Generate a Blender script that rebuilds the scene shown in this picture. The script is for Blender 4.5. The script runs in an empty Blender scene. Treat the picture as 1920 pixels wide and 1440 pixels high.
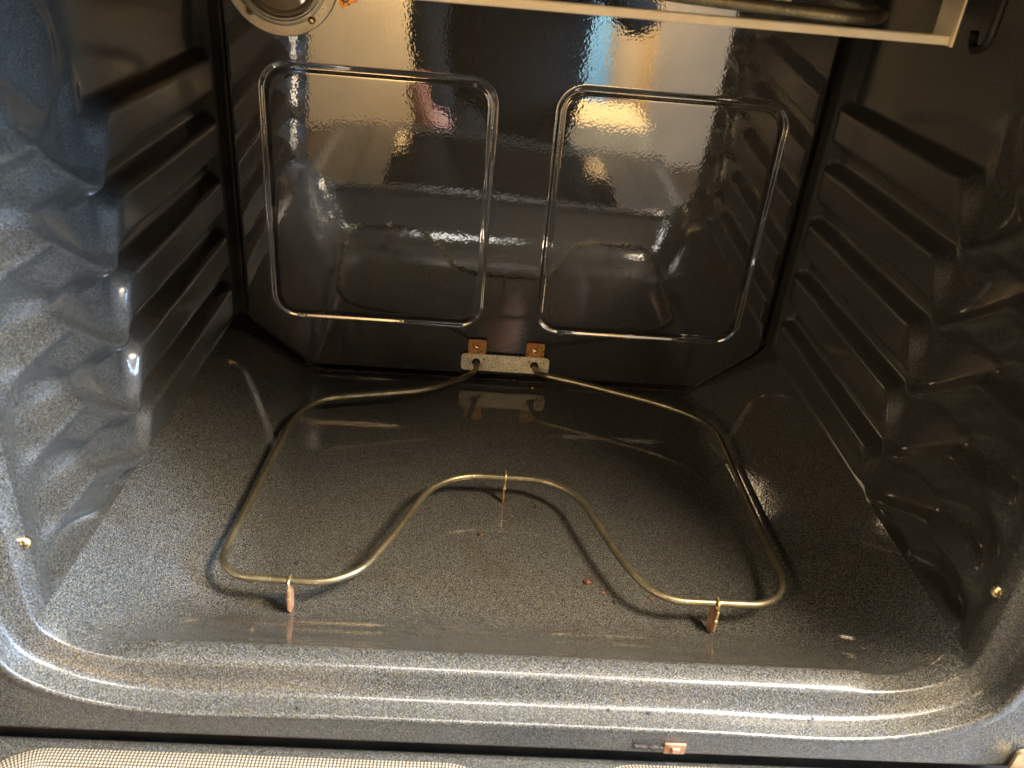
import bpy, bmesh, math, random
from mathutils import Vector, Matrix
import numpy as np
random.seed(7); rng = np.random.default_rng(7)
scn = bpy.context.scene
C = scn.collection

# ------------------------------------------------------------------ camera
cx, cy, cz, pitch, yaw, roll, fpx = -0.0442, -0.83725, 0.50296, 0.54317, 0.064662, 0.095786, 1631.08
fw = Vector((math.sin(yaw)*math.cos(pitch), math.cos(yaw)*math.cos(pitch), -math.sin(pitch)))
rt = fw.cross(Vector((0, 0, 1))).normalized(); up = rt.cross(fw)
r2 = rt*math.cos(roll) + up*math.sin(roll); u2 = -rt*math.sin(roll) + up*math.cos(roll)
cam_d = bpy.data.cameras.new('camera'); cam = bpy.data.objects.new('camera', cam_d); C.objects.link(cam)
M = Matrix((r2, u2, -fw)).transposed().to_4x4(); M.translation = (cx, cy, cz); cam.matrix_world = M
cam_d.sensor_width = 36; cam_d.lens = fpx/1920*36; cam_d.clip_start = .01; cam_d.clip_end = 60
cam_d.dof.use_dof = True; cam_d.dof.focus_distance = .82; cam_d.dof.aperture_fstop = 11
scn.camera = cam

# ------------------------------------------------------------------ world, lamps, exposure
w = bpy.data.worlds.new('World'); scn.world = w; w.use_nodes = True
bg = w.node_tree.nodes['Background']; bg.inputs[0].default_value = (1, .74, .42, 1); bg.inputs[1].default_value = .07
scn.view_settings.view_transform = 'Standard'; scn.view_settings.look = 'None'
scn.view_settings.exposure = 0; scn.view_settings.gamma = 1; scn.view_settings.use_curve_mapping = False

def area(name, loc, aim, sx, sy, power, col):
    l = bpy.data.lights.new(name, 'AREA'); l.shape = 'RECTANGLE'; l.size = sx; l.size_y = sy
    l.energy = power; l.color = col
    o = bpy.data.objects.new(name, l); C.objects.link(o); o.location = loc
    o.rotation_euler = (Vector(aim)-Vector(loc)).to_track_quat('-Z', 'Y').to_euler()
    return o
area('kitchen_lamp', (.62, -.80, 1.10), (0, -.28, 0), .34, .30, 98, (1, .82, .60))
area('window_light', (1.75, -.84, .70), (-.29, -.38, .2), .45, 1.1, 330, (.50, .70, 1))
area('warm_fill', (-.80, -1.30, .70), (.2, -.2, .15), .22, .22, 9, (1, .74, .44))  # warm fill added low at left for the right wall, bar and plate
area('wall_fill', (0, -1.98, .55), (0, -2.24, -.02), .9, .12, 120, (1, .78, .48))  # unseen light added close to the kitchen wall to brighten its mirror image
area('ceiling_light', (.10, -.62, 1.9), (.02, -.5, 0), .8, .25, 62, (1, .95, .86))

# ------------------------------------------------------------------ helpers
def link(name, me, mats, parent=None, smooth=True):
    o = bpy.data.objects.new(name, me); C.objects.link(o)
    for m in (mats if isinstance(mats, (list, tuple)) else [mats]): me.materials.append(m)
    if smooth: me.polygons.foreach_set('use_smooth', [True]*len(me.polygons))
    if parent: o.parent = parent; o.matrix_parent_inverse = parent.matrix_world.inverted()
    return o
def empty(name, loc, label, cat, group=None):
    o = bpy.data.objects.new(name, None); C.objects.link(o); o.location = loc
    o.empty_display_size = .02; o['label'] = label; o['category'] = cat
    if group: o['group'] = group
    bpy.context.view_layer.update()
    return o
def tag(o, label, cat, group=None):
    o['label'] = label; o['category'] = cat
    if group: o['group'] = group
    return o
def mesh(name, v, f):
    me = bpy.data.meshes.new(name); me.from_pydata([tuple(map(float, p)) for p in v], [], f); me.update(); return me
def grid(name, P, mats, parent=None, closed_u=False, flip=False, auto=None, flip_n=False):
    """P: array (nu, nv, 3)"""
    nu, nv, _ = P.shape
    me = bpy.data.meshes.new(name)
    idx = np.arange(nu*nv).reshape(nu, nv)
    if closed_u: idx = np.vstack([idx, idx[:1]])
    a = idx[:-1, :-1].ravel(); b = idx[1:, :-1].ravel(); c = idx[1:, 1:].ravel(); d = idx[:-1, 1:].ravel()
    q = np.stack([a, d, c, b] if flip else [a, b, c, d], 1).astype(np.int32)
    me.vertices.add(nu*nv); me.vertices.foreach_set('co', P.reshape(-1).astype(np.float32))
    me.loops.add(q.size); me.loops.foreach_set('vertex_index', q.ravel())
    me.polygons.add(len(q)); me.polygons.foreach_set('loop_start', np.arange(0, q.size, 4, dtype=np.int32))
    me.polygons.foreach_set('loop_total', np.full(len(q), 4, dtype=np.int32))
    me.update(); me.validate()
    return link(name, me, mats, parent)
def solidify(o, t, off=-1):
    m = o.modifiers.new('s', 'SOLIDIFY'); m.thickness = t; m.offset = off; return o
def box(name, lo, hi, mat, parent=None, bev=0, seg=2, rot=None, smooth=False):
    bm = bmesh.new(); bmesh.ops.create_cube(bm, size=1)
    lo = Vector(lo); hi = Vector(hi); c = (lo+hi)/2; s = hi-lo
    for v in bm.verts: v.co = Vector((v.co.x*s.x, v.co.y*s.y, v.co.z*s.z))
    if bev: bmesh.ops.bevel(bm, geom=bm.edges[:], offset=bev, segments=seg, affect='EDGES', profile=.5)
    if rot: bmesh.ops.rotate(bm, verts=bm.verts, matrix=rot, cent=(0, 0, 0))
    for v in bm.verts: v.co += c
    me = bpy.data.meshes.new(name); bm.to_mesh(me); bm.free()
    return link(name, me, mat, parent, smooth)
def fillet(pts, r, n=9, closed=False):
    """round the corners of a polyline; r number or list"""
    pts = [Vector(p) for p in pts]; N = len(pts); out = []
    rs = r if isinstance(r, (list, tuple)) else [r]*N
    for i, p in enumerate(pts):
        if not closed and i in (0, N-1): out.append(p); continue
        a = pts[i-1]; b = pts[(i+1) % N]
        u = (a-p); v = (b-p); k = min(rs[i], u.length*.49, v.length*.49)
        if k < 1e-6: out.append(p); continue
        s = p+u.normalized()*k; e = p+v.normalized()*k
        # rational quadratic (close to an arc)
        ang = u.angle(v); wgt = math.sin(ang/2)
        for j in range(n+1):
            t = j/n; b0 = (1-t)**2; b1 = 2*t*(1-t)*wgt; b2 = t*t
            out.append((s*b0+p*b1+e*b2)/(b0+b1+b2))
    return out
def resample(pts, step):
    pts = [Vector(p) for p in pts]; out = [pts[0]]
    for a, b in zip(pts[:-1], pts[1:]):
        n = max(1, int((b-a).length/step))
        for j in range(1, n+1): out.append(a.lerp(b, j/n))
    return out
def tube(name, pts, r, mat, parent=None, seg=14, caps=True):
    pts = [Vector(p) for p in pts]
    pts = [p for i, p in enumerate(pts) if i == 0 or (p-pts[i-1]).length > 1e-5]
    n = len(pts); T = []
    for i in range(n):
        t = (pts[min(i+1, n-1)]-pts[max(i-1, 0)]).normalized(); T.append(t)
    ref = Vector((0, 0, 1)) if abs(T[0].z) < .9 else Vector((1, 0, 0))
    nrm = (ref-T[0]*ref.dot(T[0])).normalized(); V = []; F = []
    for i in range(n):
        nrm = (nrm-T[i]*nrm.dot(T[i])).normalized(); bi = T[i].cross(nrm)
        rr = r(i/(n-1)) if callable(r) else r
        for k in range(seg):
            a = 2*math.pi*k/seg; V.append(pts[i]+nrm*math.cos(a)*rr+bi*math.sin(a)*rr)
    for i in range(n-1):
        for k in range(seg):
            k2 = (k+1) % seg; F.append((i*seg+k, i*seg+k2, (i+1)*seg+k2, (i+1)*seg+k))
    if caps: F.append(tuple(range(seg))[::-1]); F.append(tuple((n-1)*seg+k for k in range(seg)))
    return link(name, mesh(name, V, F), mat, parent)
def frame_mat(axis):
    z = Vector(axis).normalized(); x = z.orthogonal().normalized()
    if abs(z.z) < .9: x = Vector((0, 0, 1)).cross(z).normalized()
    y = z.cross(x); return Matrix((x, y, z)).transposed()
def lathe(name, prof, loc, axis, mat, parent=None, seg=32, smooth=True, close=False):
    """prof: (radius, height along axis)"""
    Mx = frame_mat(axis); V = []; F = []; loc = Vector(loc); n = len(prof)
    for k in range(seg):
        a = 2*math.pi*k/seg
        for r_, h_ in prof: V.append(loc+Mx @ Vector((r_*math.cos(a), r_*math.sin(a), h_)))
    for k in range(seg):
        k2 = (k+1) % seg
        for j in range(n-1): F.append((k*n+j, k2*n+j, k2*n+j+1, k*n+j+1))
    bm = bmesh.new(); me = mesh(name, V, F); bm.from_mesh(me); bmesh.ops.remove_doubles(bm, verts=bm.verts, dist=1e-6)
    bmesh.ops.recalc_face_normals(bm, faces=bm.faces); bm.to_mesh(me); bm.free()
    o = link(name, me, mat, parent, smooth)
    if smooth:
        try: me.set_sharp_from_angle(angle=math.radians(40))
        except Exception: pass
    return o
def plate(name, outline, thick, Mx, loc, mat, parent=None, bev=.0004, holes=()):
    """flat outline in local xy, extruded along local -z"""
    bm = bmesh.new(); vs = [bm.verts.new((x, y, 0)) for x, y in outline]
    f = bm.faces.new(vs); ret = bmesh.ops.extrude_face_region(bm, geom=[f])
    for e in ret['geom']:
        if isinstance(e, bmesh.types.BMVert): e.co.z -= thick
    bmesh.ops.recalc_face_normals(bm, faces=bm.faces)
    if bev:
        ed = [e for e in bm.edges if len(e.link_faces) == 2 and e.calc_face_angle(0) > 1.0]
        bmesh.ops.bevel(bm, geom=ed, offset=bev, segments=2, affect='EDGES')
    loc = Vector(loc)
    for v in bm.verts: v.co = loc+Mx @ v.co
    me = bpy.data.meshes.new(name); bm.to_mesh(me); bm.free()
    return link(name, me, mat, parent, False)
def rrect(x0, y0, x1, y1, r, n=6):
    return [(p.x, p.y) for p in fillet([(x0, y0, 0), (x1, y0, 0), (x1, y1, 0), (x0, y1, 0)], r, n, True)]
def sstep(a, b, x):
    t = np.clip((np.asarray(x, float)-a)/(b-a), 0, 1); return t*t*(3-2*t)

# ------------------------------------------------------------------ materials
def newmat(name):
    m = bpy.data.materials.new(name); m.use_nodes = True; nt = m.node_tree
    return m, nt, nt.nodes['Principled BSDF']
def N(nt, t, **kw):
    n = nt.nodes.new(t)
    for k, v in kw.items(): setattr(n, k, v)
    return n
def noise(nt, scale, detail=2, rough=.5, coord='Object'):
    tc = N(nt, 'ShaderNodeTexCoord'); n = N(nt, 'ShaderNodeTexNoise')
    n.inputs['Scale'].default_value = scale; n.inputs['Detail'].default_value = detail; n.inputs['Roughness'].default_value = rough
    mp = N(nt, 'ShaderNodeMapping'); mp.inputs['Location'].default_value = (.313, .127, .231); mp.inputs['Rotation'].default_value = (.51, .37, .83)
    nt.links.new(tc.outputs[coord], mp.inputs[0]); nt.links.new(mp.outputs[0], n.inputs['Vector']); return n
def ramp(nt, src, stops):
    r = N(nt, 'ShaderNodeValToRGB'); els = r.color_ramp.elements
    while len(els) < len(stops): els.new(.5)
    for e, (p, c) in zip(els, stops): e.position = p; e.color = (*c, 1) if len(c) == 3 else c
    nt.links.new(src, r.inputs[0]); return r
def mix(nt, fac, a, b, mode='MIX'):
    m = N(nt, 'ShaderNodeMix', data_type='RGBA', blend_type=mode)
    for s, v in ((0, fac), (6, a), (7, b)):
        if hasattr(v, 'is_linked'): nt.links.new(v, m.inputs[s])
        elif isinstance(v, (int, float)): m.inputs[s].default_value = v
        else: m.inputs[s].default_value = (*v, 1)
    return m.outputs[2]
def bump(nt, src, strength, dist, prev=None):
    b = N(nt, 'ShaderNodeBump'); b.inputs['Strength'].default_value = strength; b.inputs['Distance'].default_value = dist
    nt.links.new(src, b.inputs['Height'])
    if prev: nt.links.new(prev, b.inputs['Normal'])
    return b.outputs[0]

def enamel(name, fleck=1., ripple=.5, coat_r=.035, dirt=None, bright=.34, ior=1.7, spec=.25, coat=1., dark=1.):
    """dark blue-black porcelain enamel with fine pale flecks under a glossy glaze"""
    m, nt, p = newmat(name)
    n1 = noise(nt, 1250, 2, .6); n2 = noise(nt, 2100, 1, .5)
    f1 = ramp(nt, n1.outputs[0], [(.46, (0, 0, 0)), (.68, (.8, .8, .8))])
    f2 = ramp(nt, n2.outputs[0], [(.60, (0, 0, 0)), (.74, (1, 1, 1))])
    fl = mix(nt, 1., f1.outputs[0], f2.outputs[0], 'ADD')
    hue = noise(nt, 260, 1, .5)
    fc = ramp(nt, hue.outputs[0], [(.35, (bright*.92, bright*.97, bright*.98)), (.62, (bright, bright*.96, bright*.80))])
    base0 = tuple(c*dark for c in (.0095, .0085, .0060))
    fac = N(nt, 'ShaderNodeMath', operation='MULTIPLY'); fac.use_clamp = True
    nt.links.new(fl, fac.inputs[0]); fac.inputs[1].default_value = fleck
    col = mix(nt, fac.outputs[0], base0, fc.outputs[0])
    if dirt:
        for (scale, lo, hi, c, amt) in dirt:
            dn = noise(nt, scale, 5, .65); dr = ramp(nt, dn.outputs[0], [(lo, (0, 0, 0)), (hi, (amt, amt, amt))])
            col = mix(nt, dr.outputs[0], col, c)
    nt.links.new(col, p.inputs['Base Color'])
    p.inputs['Roughness'].default_value = .38
    p.inputs['Specular IOR Level'].default_value = spec
    p.inputs['Coat Weight'].default_value = coat; p.inputs['Coat IOR'].default_value = ior
    rn = noise(nt, 9, 4, .6)
    rr = N(nt, 'ShaderNodeMapRange'); rr.inputs['To Min'].default_value = coat_r*.7; rr.inputs['To Max'].default_value = coat_r*1.6
    nt.links.new(rn.outputs[0], rr.inputs[0]); nt.links.new(rr.outputs[0], p.inputs['Coat Roughness'])
    b1 = bump(nt, noise(nt, 420, 1, .5).outputs[0], ripple, .00006)
    b2 = bump(nt, noise(nt, 150, 1, .5).outputs[0], ripple*.8, .00006, b1)
    b3 = bump(nt, noise(nt, 14, 1, .5).outputs[0], ripple*.3, .00025, b2)
    nt.links.new(b3, p.inputs['Coat Normal'])
    b4 = bump(nt, n1.outputs[0], .9, .0005, b2)
    nt.links.new(b4, p.inputs['Normal'])
    return m
grime = [(26, .56, .74, (.030, .018, .009), .55)]
EN_floor = enamel('enamel_floor', .85, .5, .055, grime, .18, 1.9)
EN_wall = enamel('enamel_wall', .75, .5, .13, None, .105, 1.6, .35, .7)
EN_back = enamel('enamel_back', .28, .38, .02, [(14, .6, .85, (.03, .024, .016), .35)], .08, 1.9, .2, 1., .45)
EN_frame = enamel('enamel_frame', .95, .6, .22, [(40, .66, .78, (.05, .035, .02), .5)], .155, 1.5, .25, .7)
EN_door = enamel('enamel_door', .8, .5, .40, None, .12, 1.45, .2, .5)

def metal(name, c1, c2, scale=60, rough=(.25, .45), metallic=1., bumpd=.00008, lo=.35, hi=.65, spots=None):
    m, nt, p = newmat(name); n = noise(nt, scale, 4, .6)
    r = ramp(nt, n.outputs[0], [(lo, c1), (hi, c2)]); col = r.outputs[0]
    if spots:
        sn = noise(nt, spots[0], 2, .6); sr = ramp(nt, sn.outputs[0], [(spots[1], (0, 0, 0)), (spots[2], (1, 1, 1))])
        col = mix(nt, sr.outputs[0], col, spots[3])
    nt.links.new(col, p.inputs['Base Color'])
    rr = N(nt, 'ShaderNodeMapRange'); rr.inputs['To Min'].default_value = rough[0]; rr.inputs['To Max'].default_value = rough[1]
    nt.links.new(noise(nt, scale*2.2, 3, .6).outputs[0], rr.inputs[0]); nt.links.new(rr.outputs[0], p.inputs['Roughness'])
    p.inputs['Metallic'].default_value = metallic
    nt.links.new(bump(nt, noise(nt, scale*9, 3, .6).outputs[0], .5, bumpd), p.inputs['Normal'])
    return m
M_tube = metal('oxidised_sheath', (.12, .105, .060), (.23, .195, .125), 45, (.28, .5), .85, .00012, spots=(700, .60, .72, (.42, .36, .22)))
M_plate = metal('galvanised_plate', (.78, .70, .50), (.92, .84, .66), 90, (.45, .6), .25, .00008, spots=(1100, .54, .60, (.16, .125, .075)))
M_copper = metal('heat_tinted_steel', (.42, .17, .055), (.62, .33, .12), 120, (.3, .5), .8, .0001, spots=(220, .62, .70, (.08, .04, .02)))
M_brass = metal('brass_screw', (.75, .52, .20), (.95, .75, .38), 200, (.2, .35), 1.)
M_rust = metal('rusty_steel', (.20, .08, .03), (.36, .21, .13), 150, (.5, .75), .35, .0003)
M_edge = metal('bare_brass_edge', (.70, .50, .24), (.92, .72, .40), 300, (.25, .4), .9)
M_alum = metal('aluminised_steel', (.84, .68, .42), (.95, .80, .55), 30, (.35, .5), .2, .00006)
M_ring = metal('stamped_lamp_steel', (.50, .44, .31), (.72, .65, .50), 55, (.35, .55), .6, .0001, spots=(300, .64, .72, (.25, .2, .13)))
M_hinge = metal('worn_hinge_steel', (.16, .11, .06), (.32, .24, .14), 80, (.4, .6), .5)
M_dark = metal('dark_steel', (.015, .013, .011), (.03, .026, .02), 40, (.35, .6), .3)
def plain(name, col, rough=.6, scale=40, var=.15, metallic=0, b=.0003):
    m, nt, p = newmat(name); n = noise(nt, scale, 4, .6)
    a = tuple(c*(1-var) for c in col); d = tuple(min(1, c*(1+var)) for c in col)
    nt.links.new(ramp(nt, n.outputs[0], [(.35, a), (.65, d)]).outputs[0], p.inputs['Base Color'])
    p.inputs['Roughness'].default_value = rough; p.inputs['Metallic'].default_value = metallic
    nt.links.new(bump(nt, noise(nt, scale*6, 3, .6).outputs[0], .4, b), p.inputs['Normal'])
    return m
M_grime = plain('burnt_grime', (.010, .006, .003), .6, 300, .6, 0, .001)
M_gap = plain('black_seal', (.022, .018, .013), .22, 30, .3)
M_paint = plain('beige_wall_paint', (.64, .47, .26), .7, 6, .06)
M_floor = plain('kitchen_floor', (.045, .030, .018), .45, 12, .25)
M_trim = plain('cream_trim', (.50, .40, .27), .5, 10, .08)
M_card = plain('kraft_card', (.80, .58, .30), .8, 18, .15)
M_blue = plain('light_blue_cotton', (.22, .50, .78), .9, 60, .2)
M_cloth = plain('black_cotton', (.010, .0095, .009), .9, 80, .2)
M_skin = plain('skin', (.62, .30, .20), .5, 30, .08)
M_hair = plain('dark_hair', (.02, .013, .008), .5, 90, .3)
M_food = plain('burnt_crumb', (.10, .028, .012), .45, 800, .7, 0, .0008)
M_char = plain('charred_crumb', (.010, .006, .0035), .8, 600, .5, 0, .0008)
M_yel = plain('yellow_crumb', (.85, .62, .12), .6, 600, .15)
m, nt, p = newmat('lamp_glass'); p.inputs['Base Color'].default_value = (.20, .15, .09, 1); p.inputs['Roughness'].default_value = .12
p.inputs['Coat Weight'].default_value = 1; M_lglass = m

# ------------------------------------------------------------------ oven cavity
oven = empty('oven', (0, -.22, 0), 'open oven cavity in speckled blue-black enamel with ribbed side walls and lowered door', 'oven')
YM = -.446; XW = .293; ZT = .476; YB = .022
def sect(y, n1=150, n2=26, n3=40):
    """half cross-section of the floor pan at depth y: centre line to top of the corner bevel"""
    s = float(sstep(-.345, YM, y)); u = max(0, min(1, (-.352-y)/(-.352-YM)))
    zf = .059*(u**1.75)*(1.0) if u < .9 else .059*(.9**1.75)+(.059-.059*.9**1.75)*math.sin((u-.9)/.1*math.pi/2)
    t = max(0, min(1, -y/.44))
    b = .210+.050*float(sstep(-.24, YM, y)); zc = .058+.026*t - .000*s
    zb = zf-.010*float(sstep(-.40, YM, y))
    p1 = Vector((b, zb, 0)); p2 = Vector((XW, zc, 0))
    cut = .006+.030*float(sstep(-.05, -.40, y)); cut = min(cut, (p2-p1).length*.6)
    a = p1-Vector((cut, 0, 0)); e = p1+(p2-p1).normalized()*cut
    out = []
    for i in range(n1):
        x = a.x*i/(n1-1); z = zf+(zb-zf)*float(sstep(.236, .249, x)); out.append((x, z))
    z_end = out[-1][1]
    for i in range(1, n2+1):
        q = i/n2; A = Vector((a.x, z_end, 0)); pp = A*(1-q)**2+p1*2*q*(1-q)+e*q*q; out.append((pp.x, pp.y))
    for i in range(1, n3+1):
        q = i/n3; pp = e.lerp(p2, q)
        bulge = -.0 ; out.append((pp.x, pp.y+bulge))
    return out
ys = np.concatenate([np.linspace(YB, -.33, 90), np.linspace(-.333, YM, 70)])
rows = []
for y in ys:
    h = sect(y); full = [(-x, z) for x, z in h[::-1]]+h[1:]
    rows.append([(x, y, z) for x, z in full])
floor = grid('floor_panel', np.array(rows), EN_floor, oven, flip=False)

# side walls -----------------------------------------------------
PITCH = .0559
def wallx(y, z):
    """distance of the wall surface from the centre plane"""
    Y, Z = y, z
    fwd = np.clip((-.023-Y)/.245, 0, 1)
    knots = np.array([-.46, -.42, -.366, -.358, -.314, -.305, -.296, -.286, -.276, -.267, -.25, .1])
    dz = np.array([.009, .008, .005, .003, -.034, -.037, -.035, -.025, -.008, .000, .000, .000])
    dip = np.interp(Y, knots, dz)
    A = np.interp(Y, [-.436, -.418, -.390, -.357, -.305, -.268, -.10, -.030, -.014], [0, .0140, .0175, .0190, .0210, .0155, .0140, .0135, 0])
    g = sstep(-.350, -.392, Y); f = sstep(-.264, -.300, Y)*(1-g)                               # 0 back, 1 front
    u1 = .0075+.006*(f+g); kk = .9*f+.25*g
    lo0 = np.maximum(.0005, .027+np.minimum(dip, 0))*(1-g)+.003*g
    lo1 = lo0+.0105+.008*f+.022*g
    P = np.zeros_like(Z); BB = np.zeros_like(Z)
    for i in range(5):
        e = .3311-PITCH*i+.0125*fwd-.002+np.where(dip < 0, dip*(.6 if i == 4 else 1), dip)
        d = Z-e
        U = (1-kk)*(1-np.clip(d/u1, 0, 1))+kk*(1-np.clip(d/.046, 0, 1))
        L = 1-sstep(0, 1, (-d-lo0)/(lo1-lo0))
        P = np.maximum(P, A*np.where(d >= 0, U, L))
        ee = (d-.001)/(.0046+.0014*g)
        BB = BB+.0062*np.minimum(1, f+g)*sstep(-.425, -.405, Y)*np.exp(-ee*ee)
    P = P+BB
    # large round emboss near the top front
    d = np.sqrt((Y+.335)**2+(Z-.385)**2)
    P = P+.0030*(1-sstep(.044, .049, d))
    return XW+.0005+.004*sstep(YM, -.41, Y)+.013*sstep(YM+.006, -.40, Y)*(1-sstep(-.36, -.262, Y))-P-.0090*sstep(-.028, -.006, Y)
def smooth2(A, k=1):
    for _ in range(k):
        B = A.copy(); B[1:-1] = (A[:-2]+2*A[1:-1]+A[2:])/4; A = B.copy()
        B[:, 1:-1] = (A[:, :-2]+2*A[:, 1:-1]+A[:, 2:])/4; A = B
    return A
yw = np.linspace(YB, YM, 300)
for sgn in (-1, 1):
    P = np.zeros((len(yw), 430, 3))
    zcs = np.array([sect(y)[-1][1] for y in yw])
    for a, y in enumerate(yw):
        zz = np.linspace(zcs[a], ZT, 430)
        P[a, :, 1] = y; P[a, :, 2] = zz
    X = wallx(P[:, :, 1], P[:, :, 2])
    edge = sstep(0, .006, P[:, :, 2]-P[:, :1, 2])
    X = XW+(X-XW)*edge*sstep(YM, YM+.01, P[:, :, 1])
    X = smooth2(X, 5); fr = sstep(-.255, -.30, P[:, :, 1]); X = X*(1-fr)+smooth2(X, 6)*fr
    P[:, :, 0] = sgn*X
    grid('side_wall', P, EN_wall, oven, flip=(sgn < 0))
# ceiling and rear shell
Pc = np.array([[(x, y, ZT-.0) for x in np.linspace(-XW, XW, 20)] for y in np.linspace(YB, YM, 20)])
grid('ceiling_panel', Pc, EN_wall, oven, flip=True)
Pb = np.array([[(x, YB-.001, z) for x in np.linspace(-XW-.004, XW+.004, 4)] for z in np.linspace(-.01, ZT+.01, 4)])
grid('rear_shell', Pb, M_dark, oven)

# back panel with two embossed rounded rectangles -------------------
def sd_rr(x, z, x0, z0, x1, z1, r):
    cxx, czz = (x0+x1)/2, (z0+z1)/2; qx = np.abs(x-cxx)-(x1-x0)/2+r; qz = np.abs(z-czz)-(z1-z0)/2+r
    return np.hypot(np.maximum(qx, 0), np.maximum(qz, 0))+np.minimum(np.maximum(qx, qz), 0)-r
def panel_half(z):
    """half width of the octagonal panel at height z"""
    return np.where(z < .058, .210+(.2815-.210)*np.clip(z/.058, 0, 1)**1.0, .2815)
nx, nz = 430, 350
S = np.linspace(-1, 1, nx); Zs = np.concatenate([np.linspace(.0035, .02, 14), np.linspace(.021, ZT-.004, nz-14)])
Pp = np.zeros((nz, nx, 3))
for a, z in enumerate(Zs):
    hw = float(panel_half(z))
    # soften the upper corner of the chamfer
    hw -= .004*math.exp(-((z-.058)/.012)**2)
    hw -= .004*math.exp(-((z-.0035)/.004)**2)
    Pp[a, :, 0] = S*hw; Pp[a, :, 2] = z
X, Z = Pp[:, :, 0], Pp[:, :, 2]
Y = np.zeros_like(X)
for s in (-1, 1):
    x0, x1 = (s*.0325, s*.2465) if s > 0 else (-.2465, -.0325)
    d = sd_rr(X, Z, x0, .0685, x1, .3215, .022)
    Y += .0011*(.5+.5*np.cos(math.pi*np.clip(np.abs(d)/.0048, 0, 1)))
    Y += .0012*(1-sstep(-.02, -.006, d))*0
hwz = panel_half(Z)
de = np.minimum(hwz-np.abs(X), Z-.0035)
Y += .0045*(1-sstep(0, .005, de))**2
Y -= .0006*np.sin(X*14)*np.sin(Z*11)           # slight oil-canning of the sheet
Pp[:, :, 1] = Y
back = grid('back_panel', Pp, EN_back, oven, flip=False)
# rim turned back so the panel has thickness
rim = []
path = [(-.279, ZT-.004), (-.279, .062), (-.2755, .055), (-.212, .0045), (-.206, .0035), (.206, .0035), (.212, .0045), (.2755, .055), (.279, .062), (.279, ZT-.004)]

# burnt-on grime along the bottom seam: one irregular bead
def bead(name, pts, r0, mat, parent, seg=8, jit=.7):
    P = resample(pts, .0022); q = []
    for p_ in P: q.append(p_+Vector((random.uniform(-1, 1)*r0*.4, random.uniform(-1, 1)*r0*.3, random.uniform(-.5, .5)*r0*.3)))
    rr = [r0*random.uniform(1-jit, 1+jit) for _ in q]
    return tube(name, q, lambda t: rr[min(len(rr)-1, int(t*(len(rr)-1)))], mat, parent, seg)
bead('grime_seam', [(-.276, .001, .060), (-.245, -.0005, .035), (-.211, -.001, .004), (-.19, -.001, .001), (-.08, -.0005, .0012), (.1, 0, .0012), (.209, 0, .001), (.24, 0, .028), (.274, .001, .056)], .0014, M_grime, oven)
bead('grime_patch', [(-.222, -.002, .009), (-.208, -.003, .002), (-.190, -.002, .0005)], .0030, M_grime, oven)

# front frame: flange profile swept round the mouth ------------------
msec = sect(YM)
half = [(x, z) for x, z in msec[::3]]+[(msec[-1][0], msec[-1][1])]
side = [(XW, z) for z in np.linspace(msec[-1][1]+.003, ZT-.03, 60)]
cor = [(XW-.03+.03*math.cos(a), ZT-.03+.03*math.sin(a)) for a in np.linspace(.1, math.pi/2, 10)]
top = [(x, ZT) for x in np.linspace(XW-.035, 0, 30)]
hp = half+side+cor+top
ring = hp+[(-x, z) for x, z in hp[-2:0:-1]]
R = np.array(ring)
# outward directions: from a rounded rectangle, so dips do not fan the flange
def outdir(x, z):
    r = .075; ix = max(-XW+r, min(XW-r, x)); iz = max(.052+r, min(ZT-r, z))
    v = np.array([x-ix, z-iz]); n = np.linalg.norm(v); return v/n if n > 1e-6 else np.array([0, -1.])
OD = np.array([outdir(x, z) for x, z in ring])
prof = fillet([(0, 0, 0), (.0125, .0028, 0), (.0160, .0140, 0), (.0195, .0210, 0), (.0360, .0200, 0), (.0362, .0240, 0), (.0355, .0290, 0)],
              [0, .0028, .004, .004, .0022, .003, 0], 6)
prof = [(-.0006, .0004)]+[(p_.x, p_.y) for p_ in prof]
Pf = np.zeros((len(ring), len(prof), 3))
lipz = .059
for k, (d, o) in enumerate(prof):
    # the flange forgets the small dip of the lip as it moves outward
    fade = min(1, o/.012)
    for a in range(len(ring)):
        x, z = R[a]
        if z < .12 and fade > 0:
            tx = x; tz = z
            if abs(x) < XW-.002 and z < .085:
                # smooth target corner, radius .05
                r = .050; ix = max(-XW+r, min(XW-r, x)); iz = lipz+r-.003
                ang = math.atan2(z-iz, (x-ix) if abs(x-ix) > 1e-9 else 0)
                if abs(x) > XW-r:
                    vv = Vector((x-ix, z-iz)).normalized()*r; tx, tz = ix+vv.x, iz+vv.y
                else: tz = lipz-.003*sstep(.1, .24, abs(x))
            x = x+(tx-x)*fade; z = z+(tz-z)*fade
        Pf[a, k] = (x+OD[a, 0]*o, YM-d, z+OD[a, 1]*o)
for k in range(2, Pf.shape[1]):
    A_ = Pf[:, k].copy(); m_ = np.abs(A_[:, 0]) > .19
    m_ &= A_[:, 2] < .25
    for _ in range(min(60, 8*k)):
        S_ = (np.roll(A_, 1, 0)+2*A_+np.roll(A_, -1, 0))/4; A_[m_] = S_[m_]
    Pf[:, k] = A_
frame = grid('front_frame', Pf, EN_frame, oven, closed_u=True, flip=True)
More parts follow.
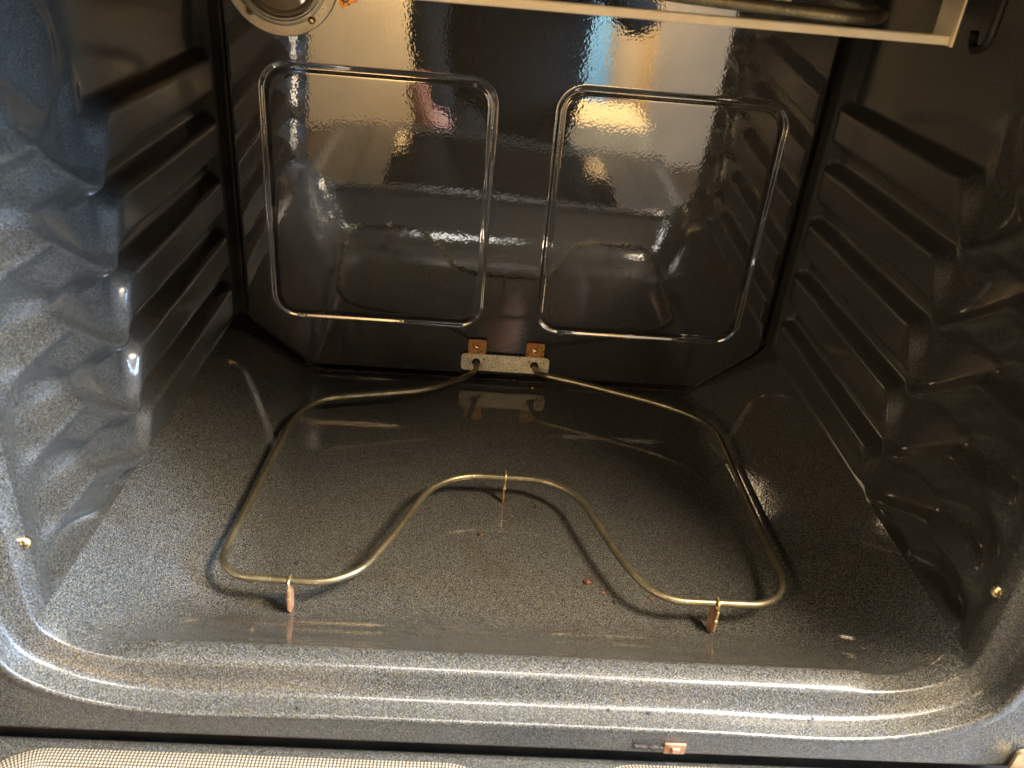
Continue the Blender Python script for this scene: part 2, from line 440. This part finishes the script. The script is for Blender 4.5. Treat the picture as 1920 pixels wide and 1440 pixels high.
# surround outside the frame and outer body
SX0, SZ0, SZ1 = .372, .0155, .56
def sq(x, z):
    dx, dz = OD_cur; c = (0, .27)
    vx, vz = x-c[0], z-c[1]
    k = min((SX0/abs(vx)) if abs(vx) > 1e-6 else 9e9, ((SZ1-c[1])/vz) if vz > 1e-6 else (((SZ0-c[1])/vz) if vz < -1e-6 else 9e9))
    return c[0]+vx*k, c[1]+vz*k
Ps = np.zeros((len(ring), 14, 3))
for a in range(len(ring)):
    OD_cur = OD[a]; x, _, z = Pf[a, -1]
    X2, Z2 = sq(x, z)
    for k in range(12):
        q = k/11; Ps[a, k] = (x+(X2-x)*q, YM-.0355+.0008*q, z+(Z2-z)*q)
    Ps[a, 12] = (X2, YM-.034, Z2); Ps[a, 13] = (X2, -.44, Z2)
    for k in (11, 12, 13):
        if Z2 < .03: Ps[a, k, 2] = SZ0+(0, .0, .0004)[k-11]
grid('front_surround', Ps, EN_frame, oven, closed_u=True, flip=True)
box('seal_strip', (-SX0+.002, -.4655, -.036), (SX0-.002, -.441, SZ0-.0003), M_gap, oven)
SZ0 = -.10
for lo, hi in (((-SX0, -.44, SZ0), (-SX0+.004, .06, SZ1)), ((SX0-.004, -.44, SZ0), (SX0, .06, SZ1)), ((-SX0+.004, -.44, SZ1-.004), (SX0-.004, .056, SZ1)),
               ((-SX0+.004, -.44, SZ0), (SX0-.004, .056, SZ0+.004)), ((-SX0+.004, .056, SZ0), (SX0-.004, .06, SZ1))):
    box('body_panel', lo, hi, M_dark, oven)

# screws in the frame flange
def screw(name, loc, axis, r, mat, parent, cross=True, recess=None):
    s = lathe(name, [(0, r*.62), (r*.5, r*.55), (r*.85, r*.3), (r, 0), (r, -r*.4)], loc, axis, mat, parent, 20)
    if cross:
        Mx = frame_mat(axis); L = Vector(loc)
        for k in (0, 1):
            bm = bmesh.new(); bmesh.ops.create_cube(bm, size=1)
            for v in bm.verts:
                v.co = Vector((v.co.x*(r*1.1 if k else r*.28), v.co.y*(r*.28 if k else r*1.1), v.co.z*r*.12+r*(.60+.01*k))); v.co = L+Mx @ v.co
            me = bpy.data.meshes.new('slot'); bm.to_mesh(me); bm.free(); o = link('slot', me, M_dark, None, False)
            o.parent = parent if parent.parent is None else parent
            o.parent = s; o.matrix_parent_inverse = s.matrix_world.inverted()
    return s
for sgn in (-1, 1):
    screw('frame_screw', (sgn*.2935, YM-.0025, .139), (-sgn*.35, -1, .1), .0042, M_brass, oven)

# ------------------------------------------------------------------ oven door (part of the oven)
dr = box('door', (-.345, -.985, -.040), (.345, -.4745, .0015), EN_door, oven, .006, 3, smooth=False)
dp = box('door_plug', (-.255, -.93, .0017), (.255, -.505, .012), EN_door, dr, .008, 4, smooth=True)
dgl = None
m, nt, p = newmat('black_glass'); p.inputs['Base Color'].default_value = (.012, .010, .008, 1); p.inputs['Roughness'].default_value = .03
p.inputs['Coat Weight'].default_value = .5; p.inputs['Specular IOR Level'].default_value = .8; M_glass = m
box('door_window', (-.20, -.88, .0122), (.20, -.56, .0145), M_glass, dr, .001)
tube('door_handle', fillet([(-.30, -.955, -.041), (-.30, -.955, -.085), (.30, -.955, -.085), (.30, -.955, -.041)], .03), .010, M_alum, dr)
# beaded border bands along the hinge edge of the door liner
m, nt, p = newmat('beaded_border')
uv = N(nt, 'ShaderNodeUVMap'); sep = N(nt, 'ShaderNodeSeparateXYZ'); nt.links.new(uv.outputs[0], sep.inputs[0])
def mth(op, a, b=None, c=None):
    n = N(nt, 'ShaderNodeMath', operation=op)
    for i, v in enumerate((a, b, c)):
        if v is None: continue
        if isinstance(v, (int, float)): n.inputs[i].default_value = v
        else: nt.links.new(v, n.inputs[i])
    return n.outputs[0]
fx = mth('SUBTRACT', mth('FRACT', sep.outputs[0]), .5); fy = mth('SUBTRACT', mth('FRACT', sep.outputs[1]), .5)
dd = mth('SQRT', mth('ADD', mth('MULTIPLY', fx, fx), mth('MULTIPLY', fy, fy)))
rmp = ramp(nt, dd, [(.30, (.24, .21, .16)), (.46, (.030, .021, .013))])
nt.links.new(rmp.outputs[0], p.inputs['Base Color']); p.inputs['Roughness'].default_value = .35
nt.links.new(bump(nt, mth('SUBTRACT', .5, dd), 1., .0012), p.inputs['Normal']); M_bead = m
def border(x0, x1, y0, y1, r, name):
    path = fillet([(x0, y0, 0), (x1, y0, 0), (x1, y1, 0), (x0, y1, 0)], r, 14, True)
    path = resample(path+[path[0]], .004)[:-1]; n = len(path); wd = .0176; NW = 9
    V = []; F = []; UV = []; s = 0; ss = []
    c = Vector(((x0+x1)/2, (y0+y1)/2, 0))
    L = [0]
    for a in range(n): L.append(L[-1]+(path[(a+1) % n]-path[a]).length)
    tot = round(L[-1]/.0023)
    for a in range(n):
        t = (path[(a+1) % n]-path[a-1]).normalized(); nn = Vector((-t.y, t.x, 0))
        if nn.dot(c-path[a]) < 0: nn = -nn
        for k in range(NW):
            q = k/(NW-1); V.append(path[a]+nn*wd*q+Vector((0, 0, .0017+.0012*math.sin(math.pi*q)**.6)))
    uvs = []
    for a in range(n):
        b = (a+1) % n
        for k in range(NW-1):
            F.append((a*NW+k, b*NW+k, b*NW+k+1, a*NW+k+1))
            u0, u1 = L[a]/L[-1]*tot, L[a+1]/L[-1]*tot; v0, v1 = k/(NW-1)*8, (k+1)/(NW-1)*8
            uvs += [(u0, v0), (u1, v0), (u1, v1), (u0, v1)]
    me = mesh(name, V, F); l = me.uv_layers.new(name='UVMap')
    for i, q in enumerate(uvs): l.data[i].uv = q
    return link(name, me, M_bead, dr)
border(-.330, .003, -.4845, -.93, .045, 'beaded_border')
border(.040, .330, -.4805, -.93, .045, 'beaded_border')

# hinge bracket at the lower right and the copper catch in the gap
hb = plate('door_hinge', [(p_[0], p_[1]) for p_ in rrect(-.018, -.024, .03, .020, .004)], .0025, Matrix.Rotation(math.radians(-90), 3, 'X').inverted() @ Matrix.Identity(3), (.347, -.4850, .016), M_hinge, oven)
tube('hinge_pin', [(.322, -.494, .010), (.345, -.494, .018)], .0035, M_brass, hb)
ct = empty('door_catch', (.105, -.479, .020), 'small copper coloured catch in the dark gap under the sill', 'catch')
box('catch_plate', (.0985, -.4832, .0175), (.1125, -.4816, .0270), M_rust, ct, .0005)
box('catch_tongue', (.1035, -.4850, .0200), (.1085, -.4832, .0245), M_rust, ct, .0005)

# ------------------------------------------------------------------ oven lamp housing on the back panel
lamp = empty('oven_lamp_housing', (-.2255, 0, .3985), 'round stamped metal oven lamp housing at the top left of the back panel', 'lamp housing')
Rr = .0505
lc = (-.2255, -.0005, .3985); ax = (0, -1, 0)
lathe('rim_ring', [(Rr, -.001), (Rr, .0012), (Rr-.0008, .0022), (.0415, .0026), (.0400, .0042), (.0375, .0046), (.0362, .0034), (.0352, .0036), (.0345, .0020), (.0335, -.006)], lc, ax, M_ring, lamp, 72)
lathe('lamp_lens', [(.0335, .0005), (.031, .0030), (.0285, .0012), (.024, .0040), (.017, .0075), (.009, .0095), (0, .0100)], lc, ax, M_lglass, lamp, 56)
screw('ring_screw', (-.1995, -.0040, .3640), ax, .0036, M_brass, lamp, cross=False)
lathe('bracket_hole', [(0, .0029), (.0030, .0030), (.0032, .0026)], (-.2535, -.0005, .3685), ax, M_dark, lamp, 20)
lathe('hole_rim', [(.0032, .0030), (.0040, .0036), (.0048, .0028)], (-.2535, -.0005, .3685), ax, M_ring, lamp, 24)
box('gap_slot', (-.2725, -.0034, .3760), (-.2500, -.0026, .3772), M_dark, lamp, rot=Matrix.Rotation(math.radians(48), 3, 'Y'))

# copper clip of the temperature probe beside it
cl = empty('sensor_clip', (-.170, 0, .385), 'copper coloured clip with a screw on the back panel beside the lamp housing', 'clip')
plate('clip_plate', rrect(-.008, -.010, .008, .012, .0015), .0012, frame_mat((0, -1, 0)) @ Matrix.Rotation(math.radians(28), 3, 'Z'), (-.1705, -.0016, .3875), M_copper, cl)
screw('clip_screw', (-.1700, -.0022, .3845), ax, .0042, M_brass, cl, cross=False)

# ------------------------------------------------------------------ bake element
bake = empty('bake_element', (0, -.19, .03), 'bent olive brown bake element tube lying just above the oven floor', 'heating element')
ctl = [(-.0318, .004, .0232), (-.0318, -.020, .0238), (-.0400, -.045, .0295), (-.080, -.0775, .0300), (-.1850, -.1060, .0302), (-.2035, -.140, .0302), (-.2170, -.300, .0302), (-.2210, -.3560, .0302),
       (-.120, -.3590, .0302), (-.0920, -.300, .0302), (-.0600, -.2170, .0302), (.0560, -.2180, .0302), (.0900, -.318, .0302), (.1130, -.3595, .0302),
       (.2190, -.3590, .0302), (.2155, -.260, .0302), (.2100, -.110, .0302), (.165, -.079, .0302), (.080, -.0455, .0300), (.0400, -.0320, .0295), (.0325, -.016, .0240), (.0325, .004, .0232)]
rad = [0, .008, .012, .020, .030, .03, .02, .036, .040, .02, .038, .038, .03, .042, .034, .02, .036, .02, .02, .012, .008, 0]
pathb = resample(fillet(ctl, rad, 12), .004)
tube('heating_tube', pathb, .00295, M_tube, bake, 18)
Mb = frame_mat((0, -1, 0))
mp = plate('mounting_plate', rrect(-.0486, .0138, .0486, .0344, .0048), .0016, Matrix(((1, 0, 0), (0, 0, -1), (0, 1, 0))), (0, -.0045, 0), M_plate, bake)
for sgn in (-1, 1):
    lathe('terminal_hole', [(.0034, .0003), (.0044, .0006), (.0046, .0002)], (sgn*.0322, -.0045, .0246), ax, M_dark, mp, 24)
    lathe('hole_shadow', [(0, .0002), (.0043, .0002)], (sgn*.0322, -.0045, .0250), ax, M_dark, mp, 24)
    for dx in (-.0065, .0085):
        lathe('rivet', [(0, .0012), (.0010, .0010), (.0016, .0004), (.0019, .0001)], (sgn*.0322+dx, -.0045, .0290), ax, M_brass, mp, 14)
    tb = plate('mounting_tab', rrect(-.0100, .0340, .0100, .0518, .0022), .0012, Matrix(((1, 0, 0), (0, 0, -1), (0, 1, 0))), (sgn*.0318, -.0036, 0), M_copper, bake)
    for dx in (-.0058, .0052): box('tab_hook', (sgn*.0318+dx-.0012, -.0052, .0335), (sgn*.0318+dx+.0012, -.0037, .0358), M_edge, tb, .0003)
    screw('tab_screw', (sgn*.0318-.0004, -.0040, .0425), ax, .0036, M_brass, tb, cross=False)
    lathe('washer', [(.0036, .0002), (.0046, .0004), (.0048, 0)], (sgn*.0318-.0004, -.0036, .0425), ax, M_copper, tb, 22)
def leg(x, y, yawd, wdt, tall, mat_face, ztop):
    Mx = Matrix.Rotation(math.radians(yawd), 3, 'Z') @ Matrix(((0, 0, 1), (1, 0, 0), (0, 1, 0)))  # local x->world y, local y->world z, local z->world x
    hh = tall
    o = plate('support_leg', [(-wdt*.15, 0), (wdt*.25, .0008), (wdt*.5, hh*.28), (wdt*.5, hh*.72), (wdt*.30, hh*.93), (0, hh), (-wdt*.35, hh*.96), (-wdt*.5, hh*.80), (-wdt*.5, hh*.25)], .0013, Mx, (x, y, 0), mat_face, bake, .0002)
    e = box('bare_edge', (x-.0010, y-wdt*.56, hh*.62), (x+.0006, y-wdt*.46, hh*.98), M_edge, o, .0003)
    e2 = box('crimp', (x-.0014, y-wdt*.60, hh*.60), (x+.0010, y-wdt*.44, hh*.68), M_edge, o, .0004)
    k = tube('clip_wire', fillet([(x-.0002, y+.0042, ztop-.004), (x-.0002, y+.0042, ztop+.0042), (x-.0002, y-.0048, ztop+.0042), (x-.0002, y-.0048, ztop-.005)], .003, 5), .0009, M_edge, o, 8)
    return o
leg(-.1635, -.3595, -9, .012, .0285, M_rust, .0302)
leg(.1590, -.3600, 10, .013, .0285, M_rust, .0302)
leg(-.0015, -.2155, 3, .006, .0285, M_copper, .0302)

# ------------------------------------------------------------------ broil element and its bracket at the top
br = empty('broil_element', (.10, -.34, .45), 'thick brown broil element tube bent in a loop under the oven ceiling', 'heating element')
tube('heating_tube', resample(fillet([(.060, -.02, .452), (.060, -.22, .452), (-.03, -.345, .455), (.035, -.355, .4500), (.150, -.365, .4470), (.172, -.335, .4475), (.125, -.26, .452), (.125, -.02, .452)], [0, .03, .03, .03, .022, .022, .04, 0], 10), .004), .0037, M_tube, br, 18)
plate('mounting_plate', rrect(.040, .440, .148, .458, .004), .0016, Matrix(((1, 0, 0), (0, 0, -1), (0, 1, 0))), (0, -.005, 0), M_plate, br)
bf = empty('broil_reflector', (.07, -.30, .45), 'pale aluminised broil reflector frame hanging from the oven ceiling', 'reflector')
box('front_bar', (-.235, -.3025, .4292), (.2265, -.3000, .4348), M_alum, bf, .0010)
box('lower_lip', (-.235, -.2998, .4300), (.2200, -.2960, .4312), M_alum, bf, .0004)
for x in (-.2355, .2268): box('end_bracket', (x, -.3045, .4287), (x+.0016, -.278, .475), M_alum, bf, .0004)
box('inner_plate', (-.095, -.292, .4375), (.0045, -.2900, .4755), M_alum, bf, .001)
box('insulator_block', (.118, -.060, .4105), (.2075, -.040, .4755), M_plate, bf, .002)
hk = tube('hook_reflection', resample(fillet([(.272, -.262, .475), (.272, -.262, .425), (.272, -.244, .419), (.272, -.241, .431)], .008, 6), .003), .0028, M_dark)  # solid wire in place of a broil support mirrored in the wall
tag(hk, 'dark wire hook standing in for a reflection in the upper right side wall', 'hook')
hk2 = tube('hanger_reflection', resample(fillet([(.188, -.215, .475), (.188, -.215, .446), (.188, -.226, .442)], .006, 6), .003), .0016, M_dark)  # second mirrored element support, its reflection built as solid wire
tag(hk2, 'thin dark wire standing in for a reflected hanger beside the broil element loop', 'hanger')

# ------------------------------------------------------------------ crumbs and debris
def crumb(name, loc, size, mat, label, grp='crumbs on the oven floor', n=1, flat=.5, cat='crumb'):
    bm = bmesh.new()
    for k in range(n):
        c = Vector((random.uniform(-1, 1)*size*.9, random.uniform(-1, 1)*size*.9, 0)) if k else Vector((0, 0, 0))
        r = bmesh.ops.create_icosphere(bm, subdivisions=2, radius=size*(1 if k == 0 else random.uniform(.35, .8)))
        ph = [random.uniform(0, 6) for _ in range(6)]
        for v in r['verts']:
            d = v.co.normalized(); f = 1+.28*math.sin(5*d.x+ph[0])+.25*math.sin(6*d.y+ph[1])+.2*math.sin(7*d.z+ph[2])+random.uniform(-.15, .15)
            v.co = Vector((v.co.x*f, v.co.y*f*.9, v.co.z*f*flat))+c
    mz = min(v.co.z for v in bm.verts)
    for v in bm.verts: v.co.z -= mz
    me = bpy.data.meshes.new(name); bm.to_mesh(me); bm.free()
    o = link(name, me, mat, None, True); o.location = loc; tag(o, label, cat, grp); return o
crumb('crumb', (-.0215, -.2610, 0), .0016, M_food, 'red brown crumb below the middle leg of the element', n=3)
crumb('crumb', (.0273, -.2211, 0), .0017, M_char, 'black crumb on the floor just right of the middle leg')
crumb('crumb', (.0669, -.3138, 0), .0023, M_food, 'largest rust red crumb, in the shadow of the element', n=6)
crumb('crumb', (.0786, -.3239, 0), .0014, M_food, 'orange red crumb just right of the largest crumb', n=4)
crumb('crumb', (.0855, -.3210, 0), .0008, M_food, 'tiny orange crumb next to the orange red one', n=2)
crumb('crumb', (.1175, -.3272, 0), .0014, M_food, 'red crumb touching the front right bend of the element', n=4)
crumb('crumb', (.0870, -.3345, 0), .0018, M_char, 'dark brown crumb at the edge of the element shadow', n=3)
crumb('crumb', (-.1603, -.2556, 0), .0012, M_char, 'thin black streak of a crumb inside the left loop', flat=.3, n=4)
crumb('crumb', (-.1703, -.3073, 0), .0015, M_char, 'flat black crumb behind the left front leg', flat=.3, n=2)
crumb('crumb', (-.1986, -.3300, 0), .0013, M_yel, 'yellow crumb at the left front bend of the element', n=2)
crumb('crumb', (-.1305, -.2851, 0), .0009, M_char, 'tiny black crumb inside the left loop, by the shadow of the tube')
crumb('crumb', (.0325, -.0130, 0), .0010, M_yel, 'tiny amber crumb at the foot of the right terminal', n=2)
sill = 'specks on the front sill'
for x, d, o, s, lb in ((.049, .006, .0018, .0010, 'black speck on the inner ledge of the sill, right of centre'),
                       (.046, .011, .0026, .0008, 'small black speck at the bright edge of the inner sill ledge'),
                       (-.135, .030, .0190, .0011, 'brown speck on the outer sill ledge, left of centre'),
                       (.062, .0225, .0184, .0011, 'black speck on the outer sill ledge above the copper catch'),
                       (.088, .0235, .0185, .0012, 'round black speck on the outer sill ledge, right of the others'),
                       (.196, .0225, .0184, .0012, 'black speck near the right end of the outer sill ledge'),
                       (.182, .0240, .0186, .0008, 'tiny black speck near the right end of the outer sill ledge')):
    crumb('speck', (x, YM-d, .0575-o), s, M_char, lb, sill, flat=.4, cat='speck')
gs = bead('grime_smear', [(.078, -.4825, .0235), (.086, -.4825, .0225), (.098, -.4825, .023)], .0013, M_char, None, jit=.8)
tag(gs, 'crusty dark grime smear beside the copper catch', 'grime')

# ------------------------------------------------------------------ kitchen behind the camera (seen mirrored in the enamel)
def struct(o): o['kind'] = 'structure'; return o
struct(box('kitchen_floor', (-2.2, -3.4, -.38), (2.2, .3, -.36), M_floor))
struct(box('kitchen_wall', (-2.2, -2.32, -.36), (.52, -2.22, .46), M_paint))
struct(box('kitchen_wall', (.52, -2.32, -.36), (2.2, -2.18, .46), M_trim))
cb = box('cardboard_box', (.12, -2.05, -.36), (.46, -1.75, -.13), M_card, None, .004)
tag(cb, 'plain cardboard box standing on the kitchen floor behind the camera', 'box')
# blue towel hanging on the wall
tw = []
for i in range(24):
    tw.append([(.235+.0065*i, -2.200+.006*math.sin(i*.9)+.003*math.sin(i*2.3), .16-.36*j/15) for j in range(16)])
t_ = grid('towel', np.array(tw), M_blue); solidify(t_, .004); tag(t_, 'light blue towel hanging on the beige kitchen wall', 'towel')

# person kneeling in front of the oven, dark clothes
def skinned(name, joints, edges, radii, mat, parent, sub=2):
    me = bpy.data.meshes.new(name); me.from_pydata(joints, edges, []); me.update()
    o = bpy.data.objects.new(name, me); C.objects.link(o); me.materials.append(mat)
    sk = o.modifiers.new('skin', 'SKIN'); sk.use_smooth_shade = True
    for v, r in zip(me.skin_vertices[0].data, radii): v.radius = r if isinstance(r, tuple) else (r, r)
    me.skin_vertices[0].data[0].use_root = True
    sb = o.modifiers.new('sub', 'SUBSURF'); sb.levels = sub; sb.render_levels = sub
    if parent: o.parent = parent; o.matrix_parent_inverse = parent.matrix_world.inverted()
    return o
per = empty('person', (-.05, -1.42, -.36), 'person in black clothes kneeling on the kitchen floor in front of the oven', 'person')
J = [(-.05, -1.50, -.10), (-.05, -1.49, .08), (-.05, -1.44, .28), (-.05, -1.40, .42), (-.05, -1.37, .50),
     (-.22, -1.39, .38), (-.27, -1.28, .15), (-.22, -1.10, -.02),        # right-hand-side arm (viewer left in mirror)
     (.13, -1.39, .38), (.22, -1.25, .22), (.12, -1.06, .30),
     (-.15, -1.50, -.13), (-.19, -1.20, -.22), (-.19, -1.52, -.31), (-.19, -1.66, -.33),
     (.05, -1.50, -.13), (.10, -1.20, -.22), (.10, -1.52, -.31), (.10, -1.66, -.33)]
E_ = [(0, 1), (1, 2), (2, 3), (3, 4), (3, 5), (5, 6), (6, 7), (3, 8), (8, 9), (9, 10), (0, 11), (11, 12), (12, 13), (13, 14), (0, 15), (15, 16), (16, 17), (17, 18)]
Rd = [(.20, .14), (.19, .13), (.25, .13), (.07, .07), .075, .08, .050, .040, .065, .050, .040, .11, .078, .06, .035, .11, .078, .06, .035]
skinned('body', J, E_, Rd, M_cloth, per)
def sph(name, c, r, mat, parent, sc=(1, 1, 1)):
    bm = bmesh.new(); bmesh.ops.create_uvsphere(bm, u_segments=24, v_segments=16, radius=r)
    for v in bm.verts: v.co = Vector((v.co.x*sc[0], v.co.y*sc[1], v.co.z*sc[2]))+Vector(c)
    me = bpy.data.meshes.new(name); bm.to_mesh(me); bm.free(); return link(name, me, mat, parent)
hd = [(-.05, -1.37, .50), (-.05, -1.345, .60), (-.05, -1.340, .70), (-.05, -1.27, .585)]
skinned('head', hd, [(0, 1), (1, 2), (1, 3)], [.05, (.078, .085), (.070, .08), .030], M_skin, per)
sph('hair', (-.05, -1.365, .69), .10, M_hair, per, (.9, 1, .85))
def hand(root, direction, upv, s=1.):
    d = Vector(direction).normalized(); u = Vector(upv); u = (u-d*u.dot(d)).normalized(); sd = d.cross(u)
    R0 = Vector(root); W = lambda a, b, c: tuple(R0+d*a*s+sd*b*s+u*c*s)
    J = [W(0, 0, 0), W(.05, 0, 0)]; Ed = [(0, 1)]; Rr_ = [(.030, .020), (.040, .016)]
    for b, ln in ((-.033, .062), (-.011, .078), (.011, .072), (.033, .056)):
        i = len(J); J += [W(.09, b, .002), W(.09+ln*.5, b*1.1, -.008), W(.09+ln*.95, b*1.15, -.028)]
        Ed += [(1, i), (i, i+1), (i+1, i+2)]; Rr_ += [.011, .0095, .008]
    i = len(J); J += [W(.045, -.045, -.01), W(.085, -.062, -.02)]; Ed += [(1, i), (i, i+1)]; Rr_ += [.012, .009]
    return J, Ed, Rr_
for root, d, u in (((-.20, -1.06, -.085), (.85, .45, -.2), (0, .3, 1)), ((.115, -1.045, .305), (-.3, .6, .5), (0, -.5, 1))):
    J, Ed, Rr_ = hand(root, d, u); skinned('hand', J, Ed, Rr_, M_skin, per)
J = [(-.265, -1.18, .06), (-.245, -1.12, -.02), (-.20, -1.06, -.085)]
skinned('forearm', J, [(0, 1), (1, 2)], [.047, .043, .032], M_skin, per)

bpy.context.view_layer.update()
per.location.x += .09
# ------------------------------------------------------------------ render settings
scn.render.engine = 'CYCLES'
scn.cycles.max_bounces = 8; scn.cycles.glossy_bounces = 6
scn.cycles.sample_clamp_indirect = 6
